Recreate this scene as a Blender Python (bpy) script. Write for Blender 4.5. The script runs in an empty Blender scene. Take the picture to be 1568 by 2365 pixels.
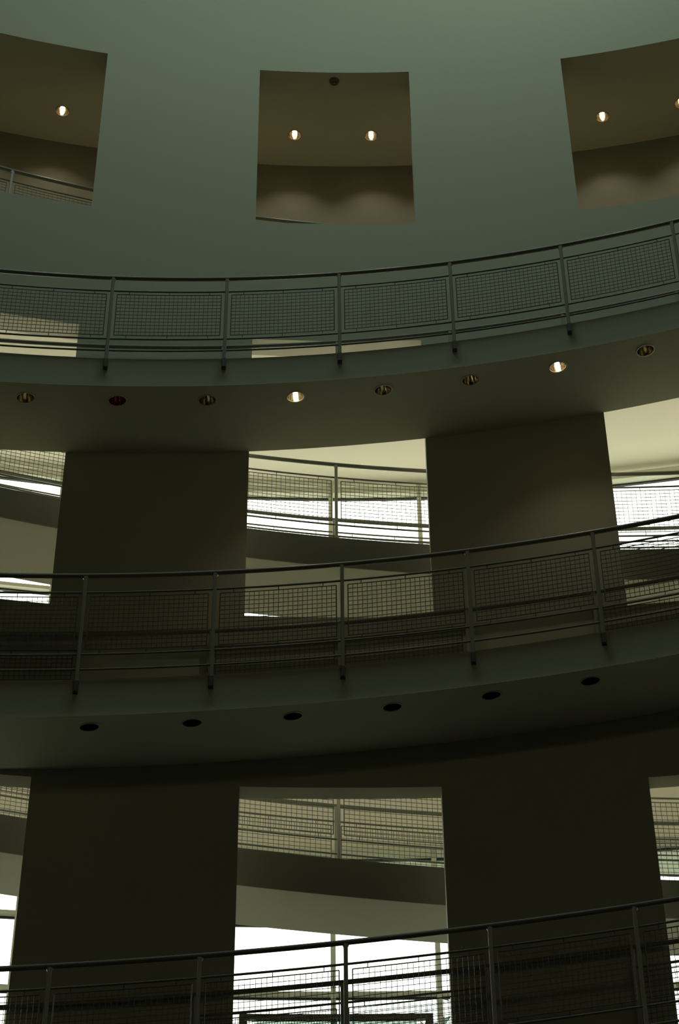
import bpy, math, random
from mathutils import Vector
random.seed(4)
S = bpy.context.scene
COL = S.collection

# ------------------------------------------------------------------ camera
PITCH, ROLL, YAW, FPX = 0.5535, -0.0091, 0.2104, 3481.9
cam_d = bpy.data.cameras.new('camera')
cam = bpy.data.objects.new('camera', cam_d); COL.objects.link(cam)
cam_d.sensor_fit = 'VERTICAL'; cam_d.sensor_height = 36.0
cam_d.lens = FPX / 2365.0 * 36.0
fw = Vector((math.sin(YAW)*math.cos(PITCH), math.cos(YAW)*math.cos(PITCH), math.sin(PITCH)))
rt = Vector((math.cos(YAW), -math.sin(YAW), 0)); up = rt.cross(fw)
r2 = rt*math.cos(ROLL) + up*math.sin(ROLL); u2 = -rt*math.sin(ROLL) + up*math.cos(ROLL)
from mathutils import Matrix
cam.matrix_world = Matrix(((r2.x, u2.x, -fw.x, 0), (r2.y, u2.y, -fw.y, 0), (r2.z, u2.z, -fw.z, 0), (0, 0, 0, 1)))
cam_d.clip_start = 0.05; cam_d.clip_end = 300
S.camera = cam

# ------------------------------------------------------------------ sky: bright flat overcast
w = bpy.data.worlds.new('overcast_sky'); S.world = w; w.use_nodes = True
nt = w.node_tree; bg = nt.nodes['Background']
bg.inputs['Color'].default_value = (1.0, 1.0, 0.92, 1)
bg.inputs['Strength'].default_value = 3.2

# ------------------------------------------------------------------ skylight over the atrium
sk = bpy.data.lights.new('skylight_daylight', 'AREA'); sk.shape = 'RECTANGLE'
sk.size = 9.0; sk.size_y = 3.4; sk.energy = 182; sk.color = (0.84, 1.0, 0.92)
sko = bpy.data.objects.new('skylight_daylight', sk); COL.objects.link(sko)
sko.location = (2.6, 9.6, 19.2)

# ------------------------------------------------------------------ unseen warm fill light, added to lift the piers
gl = bpy.data.lights.new('warm_fill', 'AREA'); gl.shape = 'RECTANGLE'
gl.size = 12.0; gl.size_y = 0.6; gl.energy = 52; gl.color = (1.0, 0.86, 0.48)
glo = bpy.data.objects.new('warm_fill', gl); COL.objects.link(glo)
glo.location = (2.0, -6.5, 9.0); glo.rotation_euler = (math.radians(80), 0, 0)

# ------------------------------------------------------------------ exposure
S.view_settings.view_transform = 'Standard'; S.view_settings.look = 'None'
S.view_settings.gamma = 1; S.view_settings.exposure = 0.0
S.view_settings.use_curve_mapping = False

# ------------------------------------------------------------------ survey of the building
CY = -1.8855; R = 15.563; WT = 0.30          # centre of the drum, atrium face and thickness of the curved wall
T0 = 0.1842; DT = 0.0836; WO = 0.0623        # centre opening, rail bay, half opening
LB = 0.75*DT                                  # lamp and mullion bay
TA_, TB_ = T0 - 12*LB, T0 + 12*LB            # ends of the drum segment
R1 = 14.345; RF = 14.375                      # near guard rail, near fascia
NEAR = {1: (9.4175, 1.4985), 2: (5.8128, 1.4852), 3: (2.214, 1.4569)}
TH = 0.3724                                   # slab thickness
FZ, FS, FH = 8.8897, -1.6276, 3.6834          # outer flights
RG = 19.80                                    # glazing
FLOOR = -1.6; ROOF = 19.6

def P(r, t, z): return (r*math.sin(t), CY + r*math.cos(t), z)

# ------------------------------------------------------------------ materials
def mat(name, col, rough=0.6, metal=0.0, bump=0.0, scale=30, var=0.04, emis=None, es=0):
    m = bpy.data.materials.new(name); m.use_nodes = True
    n = m.node_tree.nodes; l = m.node_tree.links; b = n['Principled BSDF']
    tc = n.new('ShaderNodeTexCoord'); nz = n.new('ShaderNodeTexNoise'); nz.inputs['Scale'].default_value = scale
    nz.inputs['Detail'].default_value = 4
    l.new(tc.outputs['Object'], nz.inputs['Vector'])
    mx = n.new('ShaderNodeMix'); mx.data_type = 'RGBA'
    mx.inputs['A'].default_value = tuple(c*(1-var) for c in col) + (1,)
    mx.inputs['B'].default_value = tuple(min(1, c*(1+var)) for c in col) + (1,)
    l.new(nz.outputs['Fac'], mx.inputs['Factor']); l.new(mx.outputs['Result'], b.inputs['Base Color'])
    b.inputs['Roughness'].default_value = rough; b.inputs['Metallic'].default_value = metal
    if bump:
        bp = n.new('ShaderNodeBump'); bp.inputs['Strength'].default_value = bump; bp.inputs['Distance'].default_value = 0.002
        l.new(nz.outputs['Fac'], bp.inputs['Height']); l.new(bp.outputs['Normal'], b.inputs['Normal'])
    if emis:
        b.inputs['Emission Color'].default_value = emis + (1,); b.inputs['Emission Strength'].default_value = es
    return m
def glassmat(name, tint, gloss=0.05):
    m = bpy.data.materials.new(name); m.use_nodes = True
    n = m.node_tree.nodes; l = m.node_tree.links; n.clear()
    o = n.new('ShaderNodeOutputMaterial'); t = n.new('ShaderNodeBsdfTransparent'); g = n.new('ShaderNodeBsdfGlossy')
    g.inputs['Roughness'].default_value = 0.02; t.inputs['Color'].default_value = tint + (1,)
    x = n.new('ShaderNodeMixShader'); x.inputs[0].default_value = gloss
    l.new(t.outputs[0], x.inputs[1]); l.new(g.outputs[0], x.inputs[2]); l.new(x.outputs[0], o.inputs[0])
    return m
M = dict(
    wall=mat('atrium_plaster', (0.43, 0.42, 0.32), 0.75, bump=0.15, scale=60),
    ramp=mat('ramp_plaster', (0.47, 0.46, 0.35), 0.75, bump=0.15, scale=60),
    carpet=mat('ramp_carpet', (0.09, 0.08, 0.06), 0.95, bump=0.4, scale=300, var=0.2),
    rail=mat('rail_enamel', (0.33, 0.33, 0.26), 0.38, scale=80, var=0.03),
    tube=mat('tube_enamel', (0.17, 0.17, 0.13), 0.4, scale=80, var=0.03),
    wire=mat('wire_enamel', (0.10, 0.10, 0.075), 0.45, scale=80, var=0.03),
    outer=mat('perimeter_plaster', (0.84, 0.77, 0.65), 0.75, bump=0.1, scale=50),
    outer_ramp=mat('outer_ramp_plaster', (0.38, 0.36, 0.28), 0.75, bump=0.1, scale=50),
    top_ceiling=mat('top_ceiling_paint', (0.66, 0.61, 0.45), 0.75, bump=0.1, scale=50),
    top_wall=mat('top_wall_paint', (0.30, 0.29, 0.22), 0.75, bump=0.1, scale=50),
    bounce_carpet=mat('bounce_carpet', (0.38, 0.34, 0.26), 0.95, bump=0.4, scale=300, var=0.15),
    edge=mat('shaded_edge_grey', (0.12, 0.115, 0.085), 0.6, scale=50),
    pale_floor=mat('pale_ramp_floor', (0.7, 0.64, 0.5), 0.7, scale=50),
    frame=mat('window_enamel', (0.62, 0.62, 0.50), 0.45, scale=40),
    gasket=mat('black_gasket', (0.02, 0.02, 0.02), 0.6),
    dark=mat('dark_room_paint', (0.10, 0.10, 0.08), 0.85, scale=8),
    stone=mat('atrium_stone_floor', (0.06, 0.06, 0.05), 0.5, scale=4, var=0.15),
    plaza=mat('dark_lawn', (0.10, 0.13, 0.07), 0.9, scale=2, var=0.1),
    chrome=mat('reflector_chrome', (0.80, 0.74, 0.62), 0.09, 1.0, scale=90),
    chrome_dim=mat('bronzed_reflector', (0.62, 0.54, 0.38), 0.16, 1.0, scale=90),
    chrome_dark=mat('dark_reflector', (0.07, 0.07, 0.06), 0.2, 1.0, scale=90),
    chrome_red=mat('red_reflector', (0.45, 0.17, 0.18), 0.16, 1.0, scale=90),
    trim=mat('lamp_ring', (0.45, 0.43, 0.36), 0.4, scale=60),
    bounce=mat('bounce_white', (0.85, 0.82, 0.72), 0.8, scale=3),
    bulb_on=mat('lit_bulb', (1, .9, .7), 0.4, emis=(1.0, 0.74, 0.42), es=60),
    bulb_off=mat('unlit_bulb', (0.85, 0.8, 0.66), 0.1, scale=60),
    bulb_red=mat('red_bulb', (0.60, 0.12, 0.20), 0.25, scale=60),
    steel=mat('dark_bronze_steel', (0.035, 0.028, 0.018), 0.5, scale=40),
    bark=mat('tree_bark', (0.10, 0.08, 0.05), 0.9, bump=0.5, scale=20, var=0.3),
    leaf=mat('tree_leaf', (0.045, 0.12, 0.065), 0.6, scale=3, var=0.35),
    bracket=mat('shaded_bracket', (0.10, 0.10, 0.08), 0.5),
    plastic=mat('dark_plastic', (0.20, 0.19, 0.14), 0.5),
    glass=glassmat('clear_glass', (0.96, 1.0, 0.97)),
    roofglass=glassmat('tinted_roof_glass', (0.30, 0.46, 0.40), 0.06),
    tint=glassmat('pale_green_glass', (0.45, 0.51, 0.47), 0.06),
)

# ------------------------------------------------------------------ mesh helpers
class MB:
    def __init__(s): s.v = []; s.f = []
    def add(s, vs, fs):
        o = len(s.v); s.v += [tuple(p) for p in vs]; s.f += [tuple(i+o for i in f) for f in fs]
    def sector(s, ra, rb, ta, tb, za, zb, n=None):
        """closed curved box; za, zb numbers or functions of the angle"""
        fa = za if callable(za) else (lambda t: za); fb = zb if callable(zb) else (lambda t: zb)
        n = n or max(1, round(abs(tb-ta)/(LB/6)))
        vs = []
        for i in range(n+1):
            t = ta + (tb-ta)*i/n
            vs += [P(ra, t, fa(t)), P(rb, t, fa(t)), P(rb, t, fb(t)), P(ra, t, fb(t))]
        fs = []
        for i in range(n):
            a = 4*i
            for k in range(4):
                k2 = (k+1) % 4; fs.append((a+k, a+k2, a+4+k2, a+4+k))
        fs += [(0, 3, 2, 1), (4*n, 4*n+1, 4*n+2, 4*n+3)]
        s.add(vs, fs)
    def tube(s, pts, rad, n=8, caps=True):
        pts = [Vector(p) for p in pts]; m = len(pts); vs = []
        for i, p in enumerate(pts):
            d = (pts[min(i+1, m-1)] - pts[max(i-1, 0)]).normalized()
            a = Vector((0, 0, 1)) if abs(d.z) < 0.9 else Vector((1, 0, 0))
            x = d.cross(a).normalized(); y = d.cross(x)
            for k in range(n):
                c = 2*math.pi*(k+0.5)/n
                vs.append(p + (x*math.cos(c) + y*math.sin(c))*rad)
        fs = [(i*n+k, i*n+(k+1) % n, (i+1)*n+(k+1) % n, (i+1)*n+k) for i in range(m-1) for k in range(n)]
        if caps: fs += [tuple(range(n))[::-1], tuple(range((m-1)*n, m*n))]
        s.add(vs, fs)
    def box(s, x0, x1, y0, y1, z0, z1):
        s.add([(x0,y0,z0),(x1,y0,z0),(x1,y1,z0),(x0,y1,z0),(x0,y0,z1),(x1,y0,z1),(x1,y1,z1),(x0,y1,z1)],
              [(0,3,2,1),(4,5,6,7),(0,1,5,4),(1,2,6,5),(2,3,7,6),(3,0,4,7)])
    def lathe(s, prof, n=24, c=(0,0,0), close=False):
        vs = [(c[0]+r*math.cos(2*math.pi*k/n), c[1]+r*math.sin(2*math.pi*k/n), c[2]+z) for r, z in prof for k in range(n)]
        m = len(prof)
        fs = [(i*n+k, i*n+(k+1) % n, (i+1)*n+(k+1) % n, (i+1)*n+k) for i in range(m-1) for k in range(n)]
        if close: fs += [((m-1)*n+k, (m-1)*n+(k+1) % n, (k+1) % n, k) for k in range(n)]
        s.add(vs, fs)
    def disc(s, r, z, n=24):
        s.add([(r*math.cos(2*math.pi*k/n), r*math.sin(2*math.pi*k/n), z) for k in range(n)], [tuple(range(n))])
    def mesh(s, name, m, smooth=False):
        me = bpy.data.meshes.new(name); me.from_pydata(s.v, [], s.f); me.validate()
        for x in (m if isinstance(m, (list, tuple)) else [m]): me.materials.append(x)
        if smooth: me.polygons.foreach_set('use_smooth', [True]*len(me.polygons))
        me.update(); return me
def fix(me):
    import bmesh
    b = bmesh.new(); b.from_mesh(me); bmesh.ops.recalc_face_normals(b, faces=b.faces); b.to_mesh(me); b.free()
def obj(name, me, parent=None, loc=None, rotz=None):
    o = bpy.data.objects.new(name, me); COL.objects.link(o)
    if parent: o.parent = parent
    if loc: o.location = loc
    if rotz is not None: o.rotation_euler = (0, 0, rotz)
    return o
def build(name, mb, m, parent=None, smooth=False):
    me = mb.mesh(name, m, smooth); fix(me); return obj(name, me, parent)
def struct(name, mb, m):
    o = build(name, mb, m); o['kind'] = 'structure'; return o
def thing(o, label, cat, group=None):
    o['label'] = label; o['category'] = cat
    if group: o['group'] = group
    return o
def empty(name, loc=(0, 0, 0), rot=(0, 0, 0)):
    o = bpy.data.objects.new(name, None); COL.objects.link(o); o.location = loc; o.rotation_euler = rot
    o.empty_display_size = 0.2; return o

# ------------------------------------------------------------------ curved atrium wall with three rows of openings
rows = [(1.78, 5.36), (7.2054, 10.7844), (12.5789, 15.2105)]
tb = [TA_] + [T0 + 3*DT*k + s*WO for k in range(-3, 4) for s in (-1, 1)] + [TB_]
tb = [t for t in tb if TA_ <= t <= TB_]; tb.sort()
zb = [FLOOR] + [z for r_ in rows for z in r_] + [ROOF]
def is_open(t, z):
    k = round((t-T0)/(3*DT))
    return abs(t-T0-3*DT*k) < WO and abs(k) <= 2 and any(a < z < b for a, b in rows)
mb = MB(); NT = len(tb)-1; NZ = len(zb)-1
sol = [[not is_open((tb[i]+tb[i+1])/2, (zb[j]+zb[j+1])/2) for j in range(NZ)] for i in range(NT)]
idx = {}
def vid(r, t, z):
    k = (round(r, 4), round(t, 6), round(z, 4))
    if k not in idx: idx[k] = len(mb.v); mb.v.append(P(r, t, z))
    return idx[k]
Ro = R + WT
for i in range(NT):
    n = max(1, round((tb[i+1]-tb[i])/(LB/5)))
    ts = [tb[i] + (tb[i+1]-tb[i])*q/n for q in range(n+1)]
    for j in range(NZ):
        if not sol[i][j]: continue
        z0, z1 = zb[j], zb[j+1]
        for a, b in zip(ts, ts[1:]):
            mb.f.append((vid(R,a,z0), vid(R,b,z0), vid(R,b,z1), vid(R,a,z1)))
            mb.f.append((vid(Ro,a,z0), vid(Ro,a,z1), vid(Ro,b,z1), vid(Ro,b,z0)))
            if j == 0 or not sol[i][j-1]: mb.f.append((vid(R,a,z0), vid(Ro,a,z0), vid(Ro,b,z0), vid(R,b,z0)))
            if j == NZ-1 or not sol[i][j+1]: mb.f.append((vid(R,a,z1), vid(R,b,z1), vid(Ro,b,z1), vid(Ro,a,z1)))
        if i == 0 or not sol[i-1][j]: mb.f.append((vid(R,ts[0],z0), vid(R,ts[0],z1), vid(Ro,ts[0],z1), vid(Ro,ts[0],z0)))
        if i == NT-1 or not sol[i+1][j]: mb.f.append((vid(R,ts[-1],z0), vid(Ro,ts[-1],z0), vid(Ro,ts[-1],z1), vid(R,ts[-1],z1)))
wc = struct('wall_curved', mb, [M['wall'], M['outer'], M['top_ceiling']])
for p in wc.data.polygons:
    if abs(p.normal.z) > 0.9 and abs(p.center.z-rows[1][1]) < 0.01: p.material_index = 1  # middle row heads take the paler plaster, window light put into colour
    elif abs(p.normal.z) > 0.9 and abs(p.center.z-rows[2][1]) < 0.01: p.material_index = 2
    elif all(abs(math.hypot(wc.data.vertices[i].co.x, wc.data.vertices[i].co.y-CY)-Ro) < 1e-3 for i in p.vertices): p.material_index = 1  # back face kept pale to bounce light onto the outer wall

# ------------------------------------------------------------------ soffits with round lamp holes
HOLE = 0.088
def soffit_faces(mb, ra, rb, rl, zf, k0, k1, holes):
    """underside between two radii; one square per lamp bay with a round hole"""
    NS = 6
    for k in range(k0, k1):
        ta, tb2 = T0 + LB*k, T0 + LB*(k+1); tc = (ta+tb2)/2
        ts = [ta + (tb2-ta)*i/NS for i in range(NS+1)]
        for x0, x1 in ((ra, rl-0.25), (rl+0.25, rb)):
            for a, b in zip(ts, ts[1:]):
                mb.add([P(x0,a,zf(a)), P(x0,b,zf(b)), P(x1,b,zf(b)), P(x1,a,zf(a))], [(0,1,2,3)])
        per = [(t, rl-0.25) for t in ts[:-1]] + [(tb2, rl-0.25+0.5*i/NS) for i in range(NS)] + \
              [(t, rl+0.25) for t in ts[:0:-1]] + [(ta, rl+0.25-0.5*i/NS) for i in range(NS)]
        circ = []
        for t, r in per:
            an = math.atan2(r-rl, (t-tc)*rl)
            circ.append((tc + HOLE*math.cos(an)/rl, rl + HOLE*math.sin(an)))
        n = len(per)
        vs = [P(r,t,zf(t)) for t, r in per] + [P(r,t,zf(t)) for t, r in circ]
        fs = [(i, (i+1) % n, n+(i+1) % n, n+i) for i in range(n)]
        if k not in holes: fs.append(tuple(range(n, 2*n)))
        mb.add(vs, fs)

def ramp_mesh(ra, rb, zf, thick, rl=None, lamps=()):
    mb = MB(); lo = lambda t: zf(t)-thick
    n = 24*6; ts = [TA_ + (TB_-TA_)*i/n for i in range(n+1)]
    if rl: soffit_faces(mb, ra, rb, rl, lo, -12, 12, lamps)
    for a, b in zip(ts, ts[1:]):
        if not rl: mb.add([P(ra,a,lo(a)), P(ra,b,lo(b)), P(rb,b,lo(b)), P(rb,a,lo(a))], [(0,1,2,3)])
        mb.add([P(ra,a,lo(a)), P(ra,b,lo(b)), P(ra,b,zf(b)), P(ra,a,zf(a))], [(3,2,1,0)])
        mb.add([P(rb,a,lo(a)), P(rb,b,lo(b)), P(rb,b,zf(b)), P(rb,a,zf(a))], [(0,1,2,3)])
        mb.add([P(ra,a,zf(a)), P(ra,b,zf(b)), P(rb,b,zf(b)), P(rb,a,zf(a))], [(3,2,1,0)])
    for t in (TA_, TB_): mb.add([P(ra,t,lo(t)), P(rb,t,lo(t)), P(rb,t,zf(t)), P(ra,t,zf(t))], [(0,1,2,3)])
    return mb.mesh('ramp', M['ramp'])

def zlin(z0, s): return lambda t: z0 + s*t
RAMP_TXT = {1: 'uppermost curved atrium ramp, its underside carrying the lit and unlit downlights',
            2: 'middle curved atrium ramp, between the two other inner ramps, with dark downlights below',
            3: 'lowest curved atrium ramp, hidden behind the railing at the bottom edge'}
RL = 14.585
for k, (z0, s) in NEAR.items():
    zf = zlin(z0, s)
    o = obj('ramp', ramp_mesh(RF, R-0.001, zf, TH, RL, {1: range(-4, 4), 2: range(-3, 3), 3: ()}[k])); thing(o, RAMP_TXT[k], 'ramp', 'inner ramps on the atrium side of the curved wall')
    c = MB(); c.sector(RF+0.03, R-0.02, TA_, TB_, lambda t: zf(t)+0.001, lambda t: zf(t)+0.014); build('carpet', c, M['carpet'] if k == 3 else M['bounce_carpet'], o)  # upper two ramps take a paler carpet to bounce light onto the piers
OUT_TXT = {1: 'outer ramp behind the top row of openings, its railing visible in the top left opening',
           0: 'outer ramp sloping down to the right behind the middle row of openings',
           -1: 'outer ramp sloping down to the right behind the bottom row of openings'}
for j in (1, 0, -1):
    zf = zlin(FZ + FH*j, FS)
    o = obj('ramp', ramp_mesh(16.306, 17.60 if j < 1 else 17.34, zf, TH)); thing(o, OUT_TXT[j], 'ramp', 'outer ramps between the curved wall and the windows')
    o.data.materials[0] = M['outer_ramp'] if j < 1 else M['outer']  # top flight takes the paler plaster, a lit underside put into colour
    e = MB(); e.sector(16.290, 16.3055, TA_, TB_, lambda t: zf(t)-TH, zf); build('shaded_edge', e, M['edge'], o)  # added strip; the shade on the slab edge is put into its grey
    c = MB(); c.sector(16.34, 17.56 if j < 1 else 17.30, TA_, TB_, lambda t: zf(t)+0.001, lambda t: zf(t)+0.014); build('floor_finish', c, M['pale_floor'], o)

# ------------------------------------------------------------------ railings
def rail_curve(mb, r, ta, tb2, zf, h, rad, n=8, step=LB/5):
    m = max(2, round((tb2-ta)/step))
    mb.tube([P(r, ta+(tb2-ta)*i/m, zf(ta+(tb2-ta)*i/m)+h) for i in range(m+1)], rad, n)
_pc = {}
def panel_meshes(r, s, dh):
    """one bay of woven wire, drawn in the bay that starts at angle 0; neighbours are turned copies"""
    key = (r, s, dh)
    if key in _pc: return _pc[key]
    ins = 0.055/r; a, b = ins, DT-ins; zf = lambda t: s*t
    h0, h1 = 0.285+dh, 0.825+dh; NC, NR = 24, 12
    f = MB(); fr = 0.0052
    for h in (h0, h1):
        f.tube([P2(r, a+(b-a)*i/8, zf(a+(b-a)*i/8)+h) for i in range(9)], fr, 6)
    for t in (a, b): f.tube([P2(r, t, zf(t)+h0), P2(r, t, zf(t)+h1)], fr, 6)
    w_ = MB(); wr = 0.0033
    for i in range(1, NC):
        t = a+(b-a)*i/NC; w_.tube([P2(r, t, zf(t)+h0), P2(r, t, zf(t)+h1)], wr, 4, False)
    for j in range(1, NR):
        h = h0+(h1-h0)*j/NR
        w_.tube([P2(r, a+(b-a)*i/6, zf(a+(b-a)*i/6)+h) for i in range(7)], wr, 4, False)
    for fct in (0.15, 0.5, 0.85):                       # pegs that tie the panel to the rails
        t = DT*fct
        w_.tube([P2(r, t, zf(t)+h1), P2(r, t, zf(t)+0.87+dh)], 0.004, 5, False)
        w_.tube([P2(r, t, zf(t)+0.235+dh), P2(r, t, zf(t)+h0)], 0.004, 5, False)
    _pc[key] = (w_.mesh('mesh_panel', M['wire']), f.mesh('panel_frame', M['wire'])); return _pc[key]
def P2(r, t, z): return (r*math.sin(t), r*math.cos(t), z)
_po = {}
def post_mesh(r, lo, hi):
    key = (r, lo, hi)
    if key in _po: return _po[key]
    m = MB(); hw, hd = 0.018, 0.024; c = 0.005; vs = []; sec = [(-hw+c,-hd),(hw-c,-hd),(hw,-hd+c),(hw,hd-c),(hw-c,hd),(-hw+c,hd),(-hw,hd-c),(-hw,-hd+c)]
    for z in (lo, hi): vs += [(x, r+y, z) for x, y in sec]
    m.add(vs, [(i, (i+1) % 8, 8+(i+1) % 8, 8+i) for i in range(8)] + [tuple(range(8))[::-1], tuple(range(8, 16))])
    # flared saddle under the hand rail
    m.add([(-0.018, r-0.012, hi-0.03), (0.018, r-0.012, hi-0.03), (0.018, r+0.012, hi-0.03), (-0.018, r+0.012, hi-0.03),
           (-0.034, r-0.012, hi+0.004), (0.034, r-0.012, hi+0.004), (0.034, r+0.012, hi+0.004), (-0.034, r+0.012, hi+0.004)],
          [(0,3,2,1),(4,5,6,7),(0,1,5,4),(1,2,6,5),(2,3,7,6),(3,0,4,7)])
    _po[key] = m.mesh('post', M['rail']); return _po[key]
_fo = {}
def foot_mesh(r, side):
    key = (r, side)
    if key in _fo: return _fo[key]
    m = MB(); m.box(-0.020, 0.020, r-0.026, r+0.026, -0.135, -0.035)
    m.box(-0.024, 0.024, r+side*0.026-0.004, r+side*0.026+0.004, -0.145, -0.025)
    _fo[key] = m.mesh('fixing_bracket', M['bracket']); return _fo[key]  # shadow at the post foot is put into the bracket colour
def bays(b0, b1): return range(b0, b1)
def railing(r, z0, s, label, group, b0=-9, b1=9, dh=0.0, panels=None, posts=None, side=1, foot=True, hand=(TA_, TB_)):
    zf = zlin(z0, s); root = empty('railing', P(r, T0, zf(T0))); thing(root, label, 'railing', group)
    inv = Matrix.Translation(-Vector(root.location))
    def add(name, me, t=None, parent=root):
        o = bpy.data.objects.new(name, me); COL.objects.link(o); o.parent = parent
        if parent is root: o.location = Vector((0, CY, 0 if t is None else zf(t))) - Vector(root.location)
        if t is not None and parent is root: o.rotation_euler = (0, 0, -t)
        return o
    def curve_part(name, spans, h, rad, n):
        mb = MB()
        for a, b in spans: rail_curve(mb, r, a, b, zf, h+dh, rad, n)
        mb.v = [(x, y-CY, z) for x, y, z in mb.v]
        add(name, mb.mesh(name, M['tube'], True))
    panels = list(range(b0, b1)) if panels is None else panels
    posts = list(range(b0, b1+1)) if posts is None else posts
    spans = []
    for k in panels:
        a, b = T0+DT*k, T0+DT*(k+1)
        if spans and abs(spans[-1][1]-a) < 1e-6: spans[-1][1] = b
        else: spans.append([a, b])
    curve_part('handrail', [hand], 1.048, 0.0235, 10)
    for sp in spans:
        curve_part('upper_rail', [sp], 0.87, 0.0105, 8)
        curve_part('middle_rail', [sp], 0.235, 0.0105, 8)
        curve_part('lower_rail', [sp], 0.085, 0.0105, 8)
    wm, fm = panel_meshes(r, s, dh)
    for k in panels:
        p = add('mesh_panel', wm, T0+DT*k)
        f = bpy.data.objects.new('panel_frame', fm); COL.objects.link(f); f.parent = p
    for k in posts:
        o = add('post', post_mesh(r, -0.13 if foot else 0.0, 1.035+dh), T0+DT*k)
        if foot:
            b = bpy.data.objects.new('fixing_bracket', foot_mesh(r, side)); COL.objects.link(b); b.parent = o
    return root
GN = 'railings along the atrium edge of the inner ramps'
railing(R1, *NEAR[1], 'uppermost full railing, above the row of lit downlights', GN)
railing(R1, *NEAR[2], 'middle full railing, crossing the lower half of the middle openings', GN)
railing(R1, *NEAR[3], 'bottom railing, in front of the lowest bright opening', GN)
GW = 'wall side railings of the inner ramps'
RW = R-0.08
wp = [3*k+q for k in (-2, -1, 0, 1, 2) for q in (-1, 0)]
wq = sorted(set([3*k+q for k in (-2, -1, 0, 1, 2) for q in (-1, 0, 1)]))
for k, txt in ((1, 'wall rail seen as a thick bar through the foot of the uppermost railing'),
               (2, 'wall rail with guard panels seen through the mesh of the middle railing'),
               (3, 'wall rail with guard panels behind the bottom railing, against the bright opening')):
    railing(RW, *NEAR[k], txt, GW, dh=-0.035, panels=wp, posts=wq, foot=False)
GO = 'railings of the outer ramps behind the openings'
nm = {1: 'top', 0: 'middle', -1: 'bottom'}
for j in (1, 0, -1):
    railing(16.406, FZ+FH*j, FS, 'outer ramp railing inside the %s row of openings, on the near edge' % nm[j], GO, foot=False)
for j in (0, -1):
    railing(17.628, FZ+FH*j, FS, 'outer ramp railing inside the %s row of openings, on the window side' % nm[j], GO, foot=True, side=-1)

# ------------------------------------------------------------------ top floor ceiling and back wall
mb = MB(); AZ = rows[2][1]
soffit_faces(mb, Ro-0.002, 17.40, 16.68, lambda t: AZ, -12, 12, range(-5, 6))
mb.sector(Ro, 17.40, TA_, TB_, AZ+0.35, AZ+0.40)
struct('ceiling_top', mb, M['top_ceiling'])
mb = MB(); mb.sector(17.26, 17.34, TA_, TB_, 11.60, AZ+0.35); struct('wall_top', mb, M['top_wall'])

# ------------------------------------------------------------------ downlights
def lathe_mesh(name, prof, m, n=28):
    b = MB(); b.lathe(prof, n); return b.mesh(name, m, True)
me_ring = lathe_mesh('trim_ring', [(0.086, 0.004), (0.086, -0.006), (0.098, -0.006), (0.100, 0.0), (0.100, 0.004)], M['trim'])
me_ref = lathe_mesh('reflector', [(0.086, 0.0), (0.084, 0.02), (0.080, 0.05), (0.070, 0.085), (0.052, 0.115), (0.030, 0.130), (0.001, 0.133)], M['chrome'])
me_ref_dark = me_ref.copy(); me_ref_dark.materials[0] = M['chrome_dark']
me_ref_red = me_ref.copy(); me_ref_red.materials[0] = M['chrome_red']
me_ref_dim = me_ref.copy(); me_ref_dim.materials[0] = M['chrome_dim']
def bulb(m):
    b = MB(); b.lathe([(0.001, 0.080), (0.015, 0.082), (0.024, 0.090), (0.027, 0.102), (0.024, 0.114), (0.015, 0.124), (0.012, 0.131)], 16); return b.mesh('bulb', m, True)
lb = MB(); lb.lathe([(0.001, 0.040), (0.012, 0.044), (0.019, 0.060), (0.019, 0.100), (0.013, 0.122), (0.012, 0.131)], 16); me_long = lb.mesh('bulb', M['bulb_on'], True)
me_on, me_off, me_red, me_dark = bulb(M['bulb_on']), bulb(M['bulb_off']), bulb(M['bulb_red']), bulb(M['gasket'])
def downlight(r, k, zf, slope, state, label, group, energy=0):
    t = T0 + LB*(k+0.5)
    o = empty('downlight', P(r, t, zf(t)), (0, 0, -t)); thing(o, label, 'downlight', group)
    tilt = Matrix.Rotation(-t, 4, 'Z') @ Matrix.Rotation(-math.atan(slope/r), 4, 'Y')
    o.rotation_euler = tilt.to_euler()
    obj('trim_ring', me_ring, o); obj('reflector', me_ref if state == 'on' else {'dark': me_ref_dark, 'red': me_ref_red}.get(state, me_ref_dim), o)
    obj('bulb', me_long if (state == 'on' and slope) else {'on': me_on, 'off': me_off, 'red': me_red, 'dark': me_dark}[state], o)
    if state == 'on' and energy:
        l = bpy.data.lights.new('lamp_beam', 'SPOT'); l.energy = energy; l.color = (1.0, 0.97, 0.74)
        l.spot_size = math.radians(104); l.spot_blend = 0.8; l.shadow_soft_size = 0.03
        lo = bpy.data.objects.new('lamp_beam', l); COL.objects.link(lo); lo.parent = o; lo.location = (0, 0, 0.02)
G1 = 'downlights under the uppermost inner ramp'; G2 = 'unlit downlights under the middle inner ramp'; GA = 'lit downlights in the top floor ceiling'
ord8 = ['first', 'second', 'third', 'fourth', 'fifth', 'sixth', 'seventh', 'eighth']
zf1 = lambda t: NEAR[1][0]+NEAR[1][1]*t-TH
zf2 = lambda t: NEAR[2][0]+NEAR[2][1]*t-TH
txt1 = {-4: 'unlit recessed downlight under the upper ramp, nearest the left edge', -3: 'reddish recessed downlight under the upper ramp',
        -2: 'unlit bronze-toned downlight under the upper ramp, between the reddish and the first glowing one',
        -1: 'glowing downlight under the upper ramp, near the middle above the central opening',
        0: 'unlit downlight under the upper ramp, just right of the central glowing one',
        1: 'unlit downlight under the upper ramp, just left of the right-hand glowing one',
        2: 'glowing downlight under the upper ramp, the right-hand of the two',
        3: 'unlit downlight under the upper ramp, nearest the right edge'}
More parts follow.
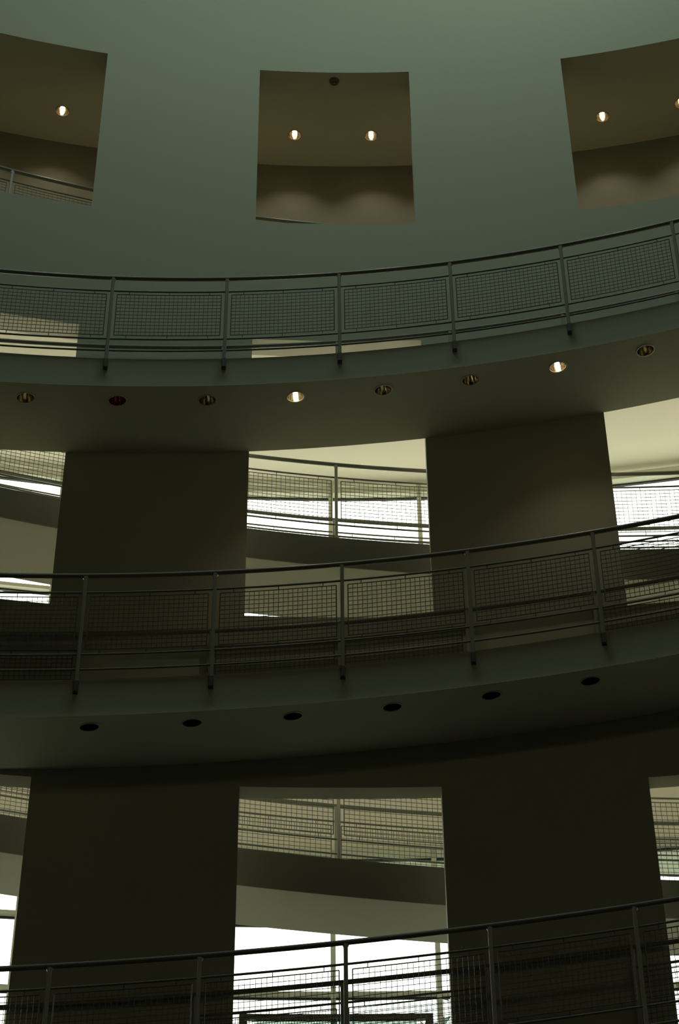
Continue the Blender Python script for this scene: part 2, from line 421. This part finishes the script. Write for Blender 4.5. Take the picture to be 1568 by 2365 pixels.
for k in range(-4, 4):
    st = 'red' if k == -3 else ('on' if k in (-1, 2) else 'off')
    lab = txt1[k]
    downlight(RL, k, zf1, NEAR[1][1], st, lab, G1, 14 if st == 'on' else 0)
txt2 = ['leftmost dark downlight under the middle ramp', 'second dark downlight from the left under the middle ramp', 'third dark downlight from the left under the middle ramp, left of the centre post',
        'third dark downlight from the right under the middle ramp, right of the centre post', 'second dark downlight from the right under the middle ramp', 'rightmost dark downlight under the middle ramp']
for k in range(-3, 3): downlight(RL, k, zf2, NEAR[2][1], 'dark', txt2[k+3], G2)
txtA = {-4: 'lit downlight in the top left opening', -1: 'lit downlight in the top centre opening, left one', 0: 'lit downlight in the top centre opening, right one',
        3: 'lit downlight in the top right opening, farther from the edge', 4: 'lit downlight cut by the right edge, in the top right opening'}
txtA.update({-5: 'lit top floor downlight beyond the left edge, in the top left opening', -3: 'lit top floor downlight just right of the top left opening, behind the pier',
             -2: 'lit top floor downlight just left of the top centre opening, behind the pier', 1: 'lit top floor downlight just right of the top centre opening, behind the pier',
             2: 'lit top floor downlight just left of the top right opening, behind the pier', 5: 'lit top floor downlight beyond the right edge, past the top right opening'})
for k in range(-5, 6):
    downlight(16.68, k, lambda t: AZ, 0, 'on', txtA[k], GA, 15)
# smoke detector under the head of the top centre opening
d = MB(); d.lathe([(0.001, -0.052), (0.022, -0.052), (0.030, -0.042), (0.040, -0.040), (0.046, -0.026), (0.062, -0.020), (0.068, 0.0)], 24)
det = obj('smoke_detector', d.mesh('smoke_detector', M['plastic'], True)); det.location = P(15.705, T0, AZ); thing(det, 'small round smoke detector at the head of the top centre opening', 'detector')
g = MB(); g.lathe([(0.031, -0.050), (0.034, -0.050), (0.034, -0.043), (0.031, -0.043)], 24, close=True); obj('vent_ring', g.mesh('vent_ring', M['gasket']), det)

# ------------------------------------------------------------------ perimeter: ceiling, spandrel wall, windows
mb = MB(); mb.sector(Ro+0.002, RG+0.15, TA_, TB_, 11.48, 11.60); struct('ceiling_perimeter', mb, M['outer'])
mb = MB(); mb.sector(RG-0.10, RG+0.12, TA_, TB_, 6.16, 8.68); struct('wall_outer', mb, M['outer'])
G_ = 0.862
upper = [8.72 + G_*i for i in range(4)]                     # sill, 9.58, 10.44, head
def window(idx_, ka, z_list, bars, sill):
    """one bay of glazing between two mullions"""
    ta, tb2 = T0+LB*ka, T0+LB*(ka+1); root = empty('window_%d' % idx_, P(RG, (ta+tb2)/2, z_list[0])); root['kind'] = 'structure'
    def part(name, mb, m):
        o = build(name, mb, m, root); o.location = -Vector(root.location); return o
    mm = MB(); hw = 0.03/RG
    mm.sector(RG-0.12, RG+0.02, ta-hw, ta+hw, z_list[0], z_list[-1], 1); part('mullion', mm, M['frame'])
    for z in bars:
        big = z in (11.30, 6.08); b = MB(); b.sector(RG-(0.17 if big else 0.12), RG+0.01, ta+hw, tb2-hw, z, z+(0.10 if big else 0.05), 3); part('transom', b, M['frame'])
        b = MB(); b.sector(RG-0.03, RG+0.02, ta+hw, tb2-hw, z-0.02, z, 3); part('gasket', b, M['gasket'])
    zz = [z_list[0]] + [z for z in bars] + [z_list[-1]]
    zz = sorted(set(zz))
    for a, b_ in zip(zz, zz[1:]):
        if b_-a < 0.15: continue
        q = MB(); q.sector(RG-0.012, RG, ta+hw, tb2-hw, a+0.005, b_-0.005, 3); part('pane', q, M['glass'])
wi = 1
for ka in range(-12, 12):
    window(wi, ka, [8.68, 11.48], [9.585, 11.30], 8.7); wi += 1
for ka in range(-12, 12):
    window(wi, ka, [FLOOR, 6.16], [0.95, 2.68, 4.42, 5.272, 6.08], 0); wi += 1

# ------------------------------------------------------------------ room shell
mb = MB()
mb.box(-16, 20, -9, 24, FLOOR-0.2, FLOOR); struct('floor', mb, M['stone'])
mb = MB(); x0, y0 = P(R, TA_, 0)[:2]; x1, y1 = P(R, TB_, 0)[:2]
def vslab(mb, a, b, z0, z1, th):
    a = Vector(a); b = Vector(b); d = (b-a).normalized(); n = Vector((-d.y, d.x))*th
    q = [a, b, b+n, a+n]
    mb.add([(p.x, p.y, z) for z in (z0, z1) for p in q], [(0,3,2,1),(4,5,6,7),(0,1,5,4),(1,2,6,5),(2,3,7,6),(3,0,4,7)])
l = MB(); vslab(l, (x0, -8.5), (x0, y0+0.2), FLOOR, ROOF, 0.3); struct('wall_left', l, M['dark'])
l = MB(); vslab(l, (x1, -8.5), (x1, y1+0.2), FLOOR, ROOF, -0.3); struct('wall_right', l, M['dark'])
l = MB(); l.box(x0-0.4, x1+0.4, -8.8, -8.5, FLOOR, ROOF); struct('wall_back', l, M['dark'])
for nme, t, sg in (('wall_end_left', TA_, -1), ('wall_end_right', TB_, 1)):
    l = MB(); vslab(l, P(R, t, 0)[:2], P(RG+0.2, t, 0)[:2], FLOOR, ROOF, -0.3*sg if sg < 0 else -0.3); struct(nme, l, M['outer'])
# roof with a framed rooflight over the atrium
l = MB(); SX0, SX1, SY0, SY1 = -3.4, 7.8, 7.8, 11.4
for b in ((x0-0.5, SX0, -9, 20), (SX1, x1+0.5, -9, 20), (SX0, SX1, -9, SY0), (SX0, SX1, SY1, 20)):
    l.box(b[0], b[1], b[2], b[3], ROOF-0.25, ROOF)
struct('ceiling_roof', l, M['wall'])
l = MB()
for i in range(5):
    x = SX0 + (SX1-SX0)*i/4; l.box(x-0.04, x+0.04, SY0, SY1, ROOF-0.25, ROOF-0.05)
for i in range(3):
    y = SY0 + (SY1-SY0)*i/2; l.box(SX0, SX1, y-0.04, y+0.04, ROOF-0.25, ROOF-0.05)
struct('trim_1', l, M['frame'])
l = MB(); l.box(SX0, SX1, SY0, SY1, ROOF-0.02, ROOF); struct('window_rooflight', l, M['roofglass'])

# ------------------------------------------------------------------ outdoors
l = MB(); l.add([(-90, 19.2, FLOOR-0.1), (110, 19.2, FLOOR-0.1), (110, 140, FLOOR-0.1), (-90, 140, FLOOR-0.1)], [(0, 1, 2, 3)])
g = obj('ground', l.mesh('ground', M['plaza'])); g['kind'] = 'structure'

l = MB(); l.sector(RG+0.16, RG+8.0, TA_-0.1, TB_+0.1, 8.30, 8.55, 24); t_ = struct('bounce_slab', l, M['bounce'])  # unseen slab, added to bounce daylight up and shade the lower windows

def tree(base, h, rad, seed, label):
    rnd = random.Random(seed); root = empty('tree', base); thing(root, label, 'tree')
    tr = MB(); tr.tube([(0, 0, 0), (0.1, 0, h*0.3), (-0.05, 0.1, h*0.6), (0.1, 0, h*0.95)], 0.16, 8)
    tips = []
    for i in range(26):
        z = h*(0.3+0.66*rnd.random()); a = rnd.random()*6.28; L = rad*(0.5+0.6*rnd.random())*(1.15-z/h*0.6)
        p0 = Vector((0, 0, z)); p2 = Vector((math.cos(a)*L, math.sin(a)*L, z+L*0.45))
        p1 = (p0+p2)/2 + Vector((0, 0, 0.15)); tr.tube([p0, p1, p2], 0.03, 5); tips += [p1, (p1+p2)/2, p2]
    build('trunk', tr, M['bark'], root)
    lf = MB()
    for tp in tips:
        for _ in range(60):
            c = tp + Vector((rnd.gauss(0, .42), rnd.gauss(0, .42), rnd.gauss(0, .36)))
            d = Vector((rnd.uniform(-1, 1), rnd.uniform(-1, 1), rnd.uniform(-.8, .8))).normalized()
            e = d.cross(Vector((rnd.uniform(-1, 1), rnd.uniform(-1, 1), rnd.uniform(-1, 1)))).normalized()
            s_ = 0.11+0.08*rnd.random()
            lf.add([c-d*s_, c+e*s_*0.42, c+d*s_, c-e*s_*0.42], [(0, 1, 2), (0, 2, 3)])
    o = obj('foliage', lf.mesh('foliage', M['leaf']), root); o['kind'] = 'stuff'
tree((10.5, 30.5, FLOOR), 9.4, 2.3, 3, 'dark green tree outside, behind the right side of the bottom centre opening')

# ------------------------------------------------------------------ dark portal standing at the glass on the lowest level
root = empty('glazed_portal', P(19.0, T0, FLOOR)); thing(root, 'dark framed pale green glass screen at the very bottom, inside the bottom centre opening', 'glass screen')
def ppart(name, mb, m):
    o = build(name, mb, m, root); o.location = -Vector(root.location)
ta, tb2 = 0.1285, 0.2416
b = MB(); b.sector(18.94, 19.06, ta, tb2, 3.985, 4.04, 8); ppart('head_beam', b, M['steel'])
for t, s_ in ((ta, 1), (tb2, -1)):
    b = MB(); w0, w1 = 0.075/19, 0.42/19
    vs = [P(r, t, z) for r in (18.94, 19.06) for z in (4.02, FLOOR)] + [P(r, t+s_*w, z) for r in (18.94, 19.06) for w, z in ((w0, 4.02), (w1, 2.4), (w1, FLOOR))]
    b.add(vs, [(0, 1, 3, 2), (0, 4, 5, 6, 1), (2, 3, 9, 8, 7), (4, 7, 8, 5), (5, 8, 9, 6), (0, 2, 7, 4), (1, 6, 9, 3)]); ppart('leg', b, M['steel'])
b = MB(); b.sector(18.99, 19.0, ta+0.01, tb2-0.01, FLOOR, 3.985, 8); ppart('glass_pane', b, M['tint'])
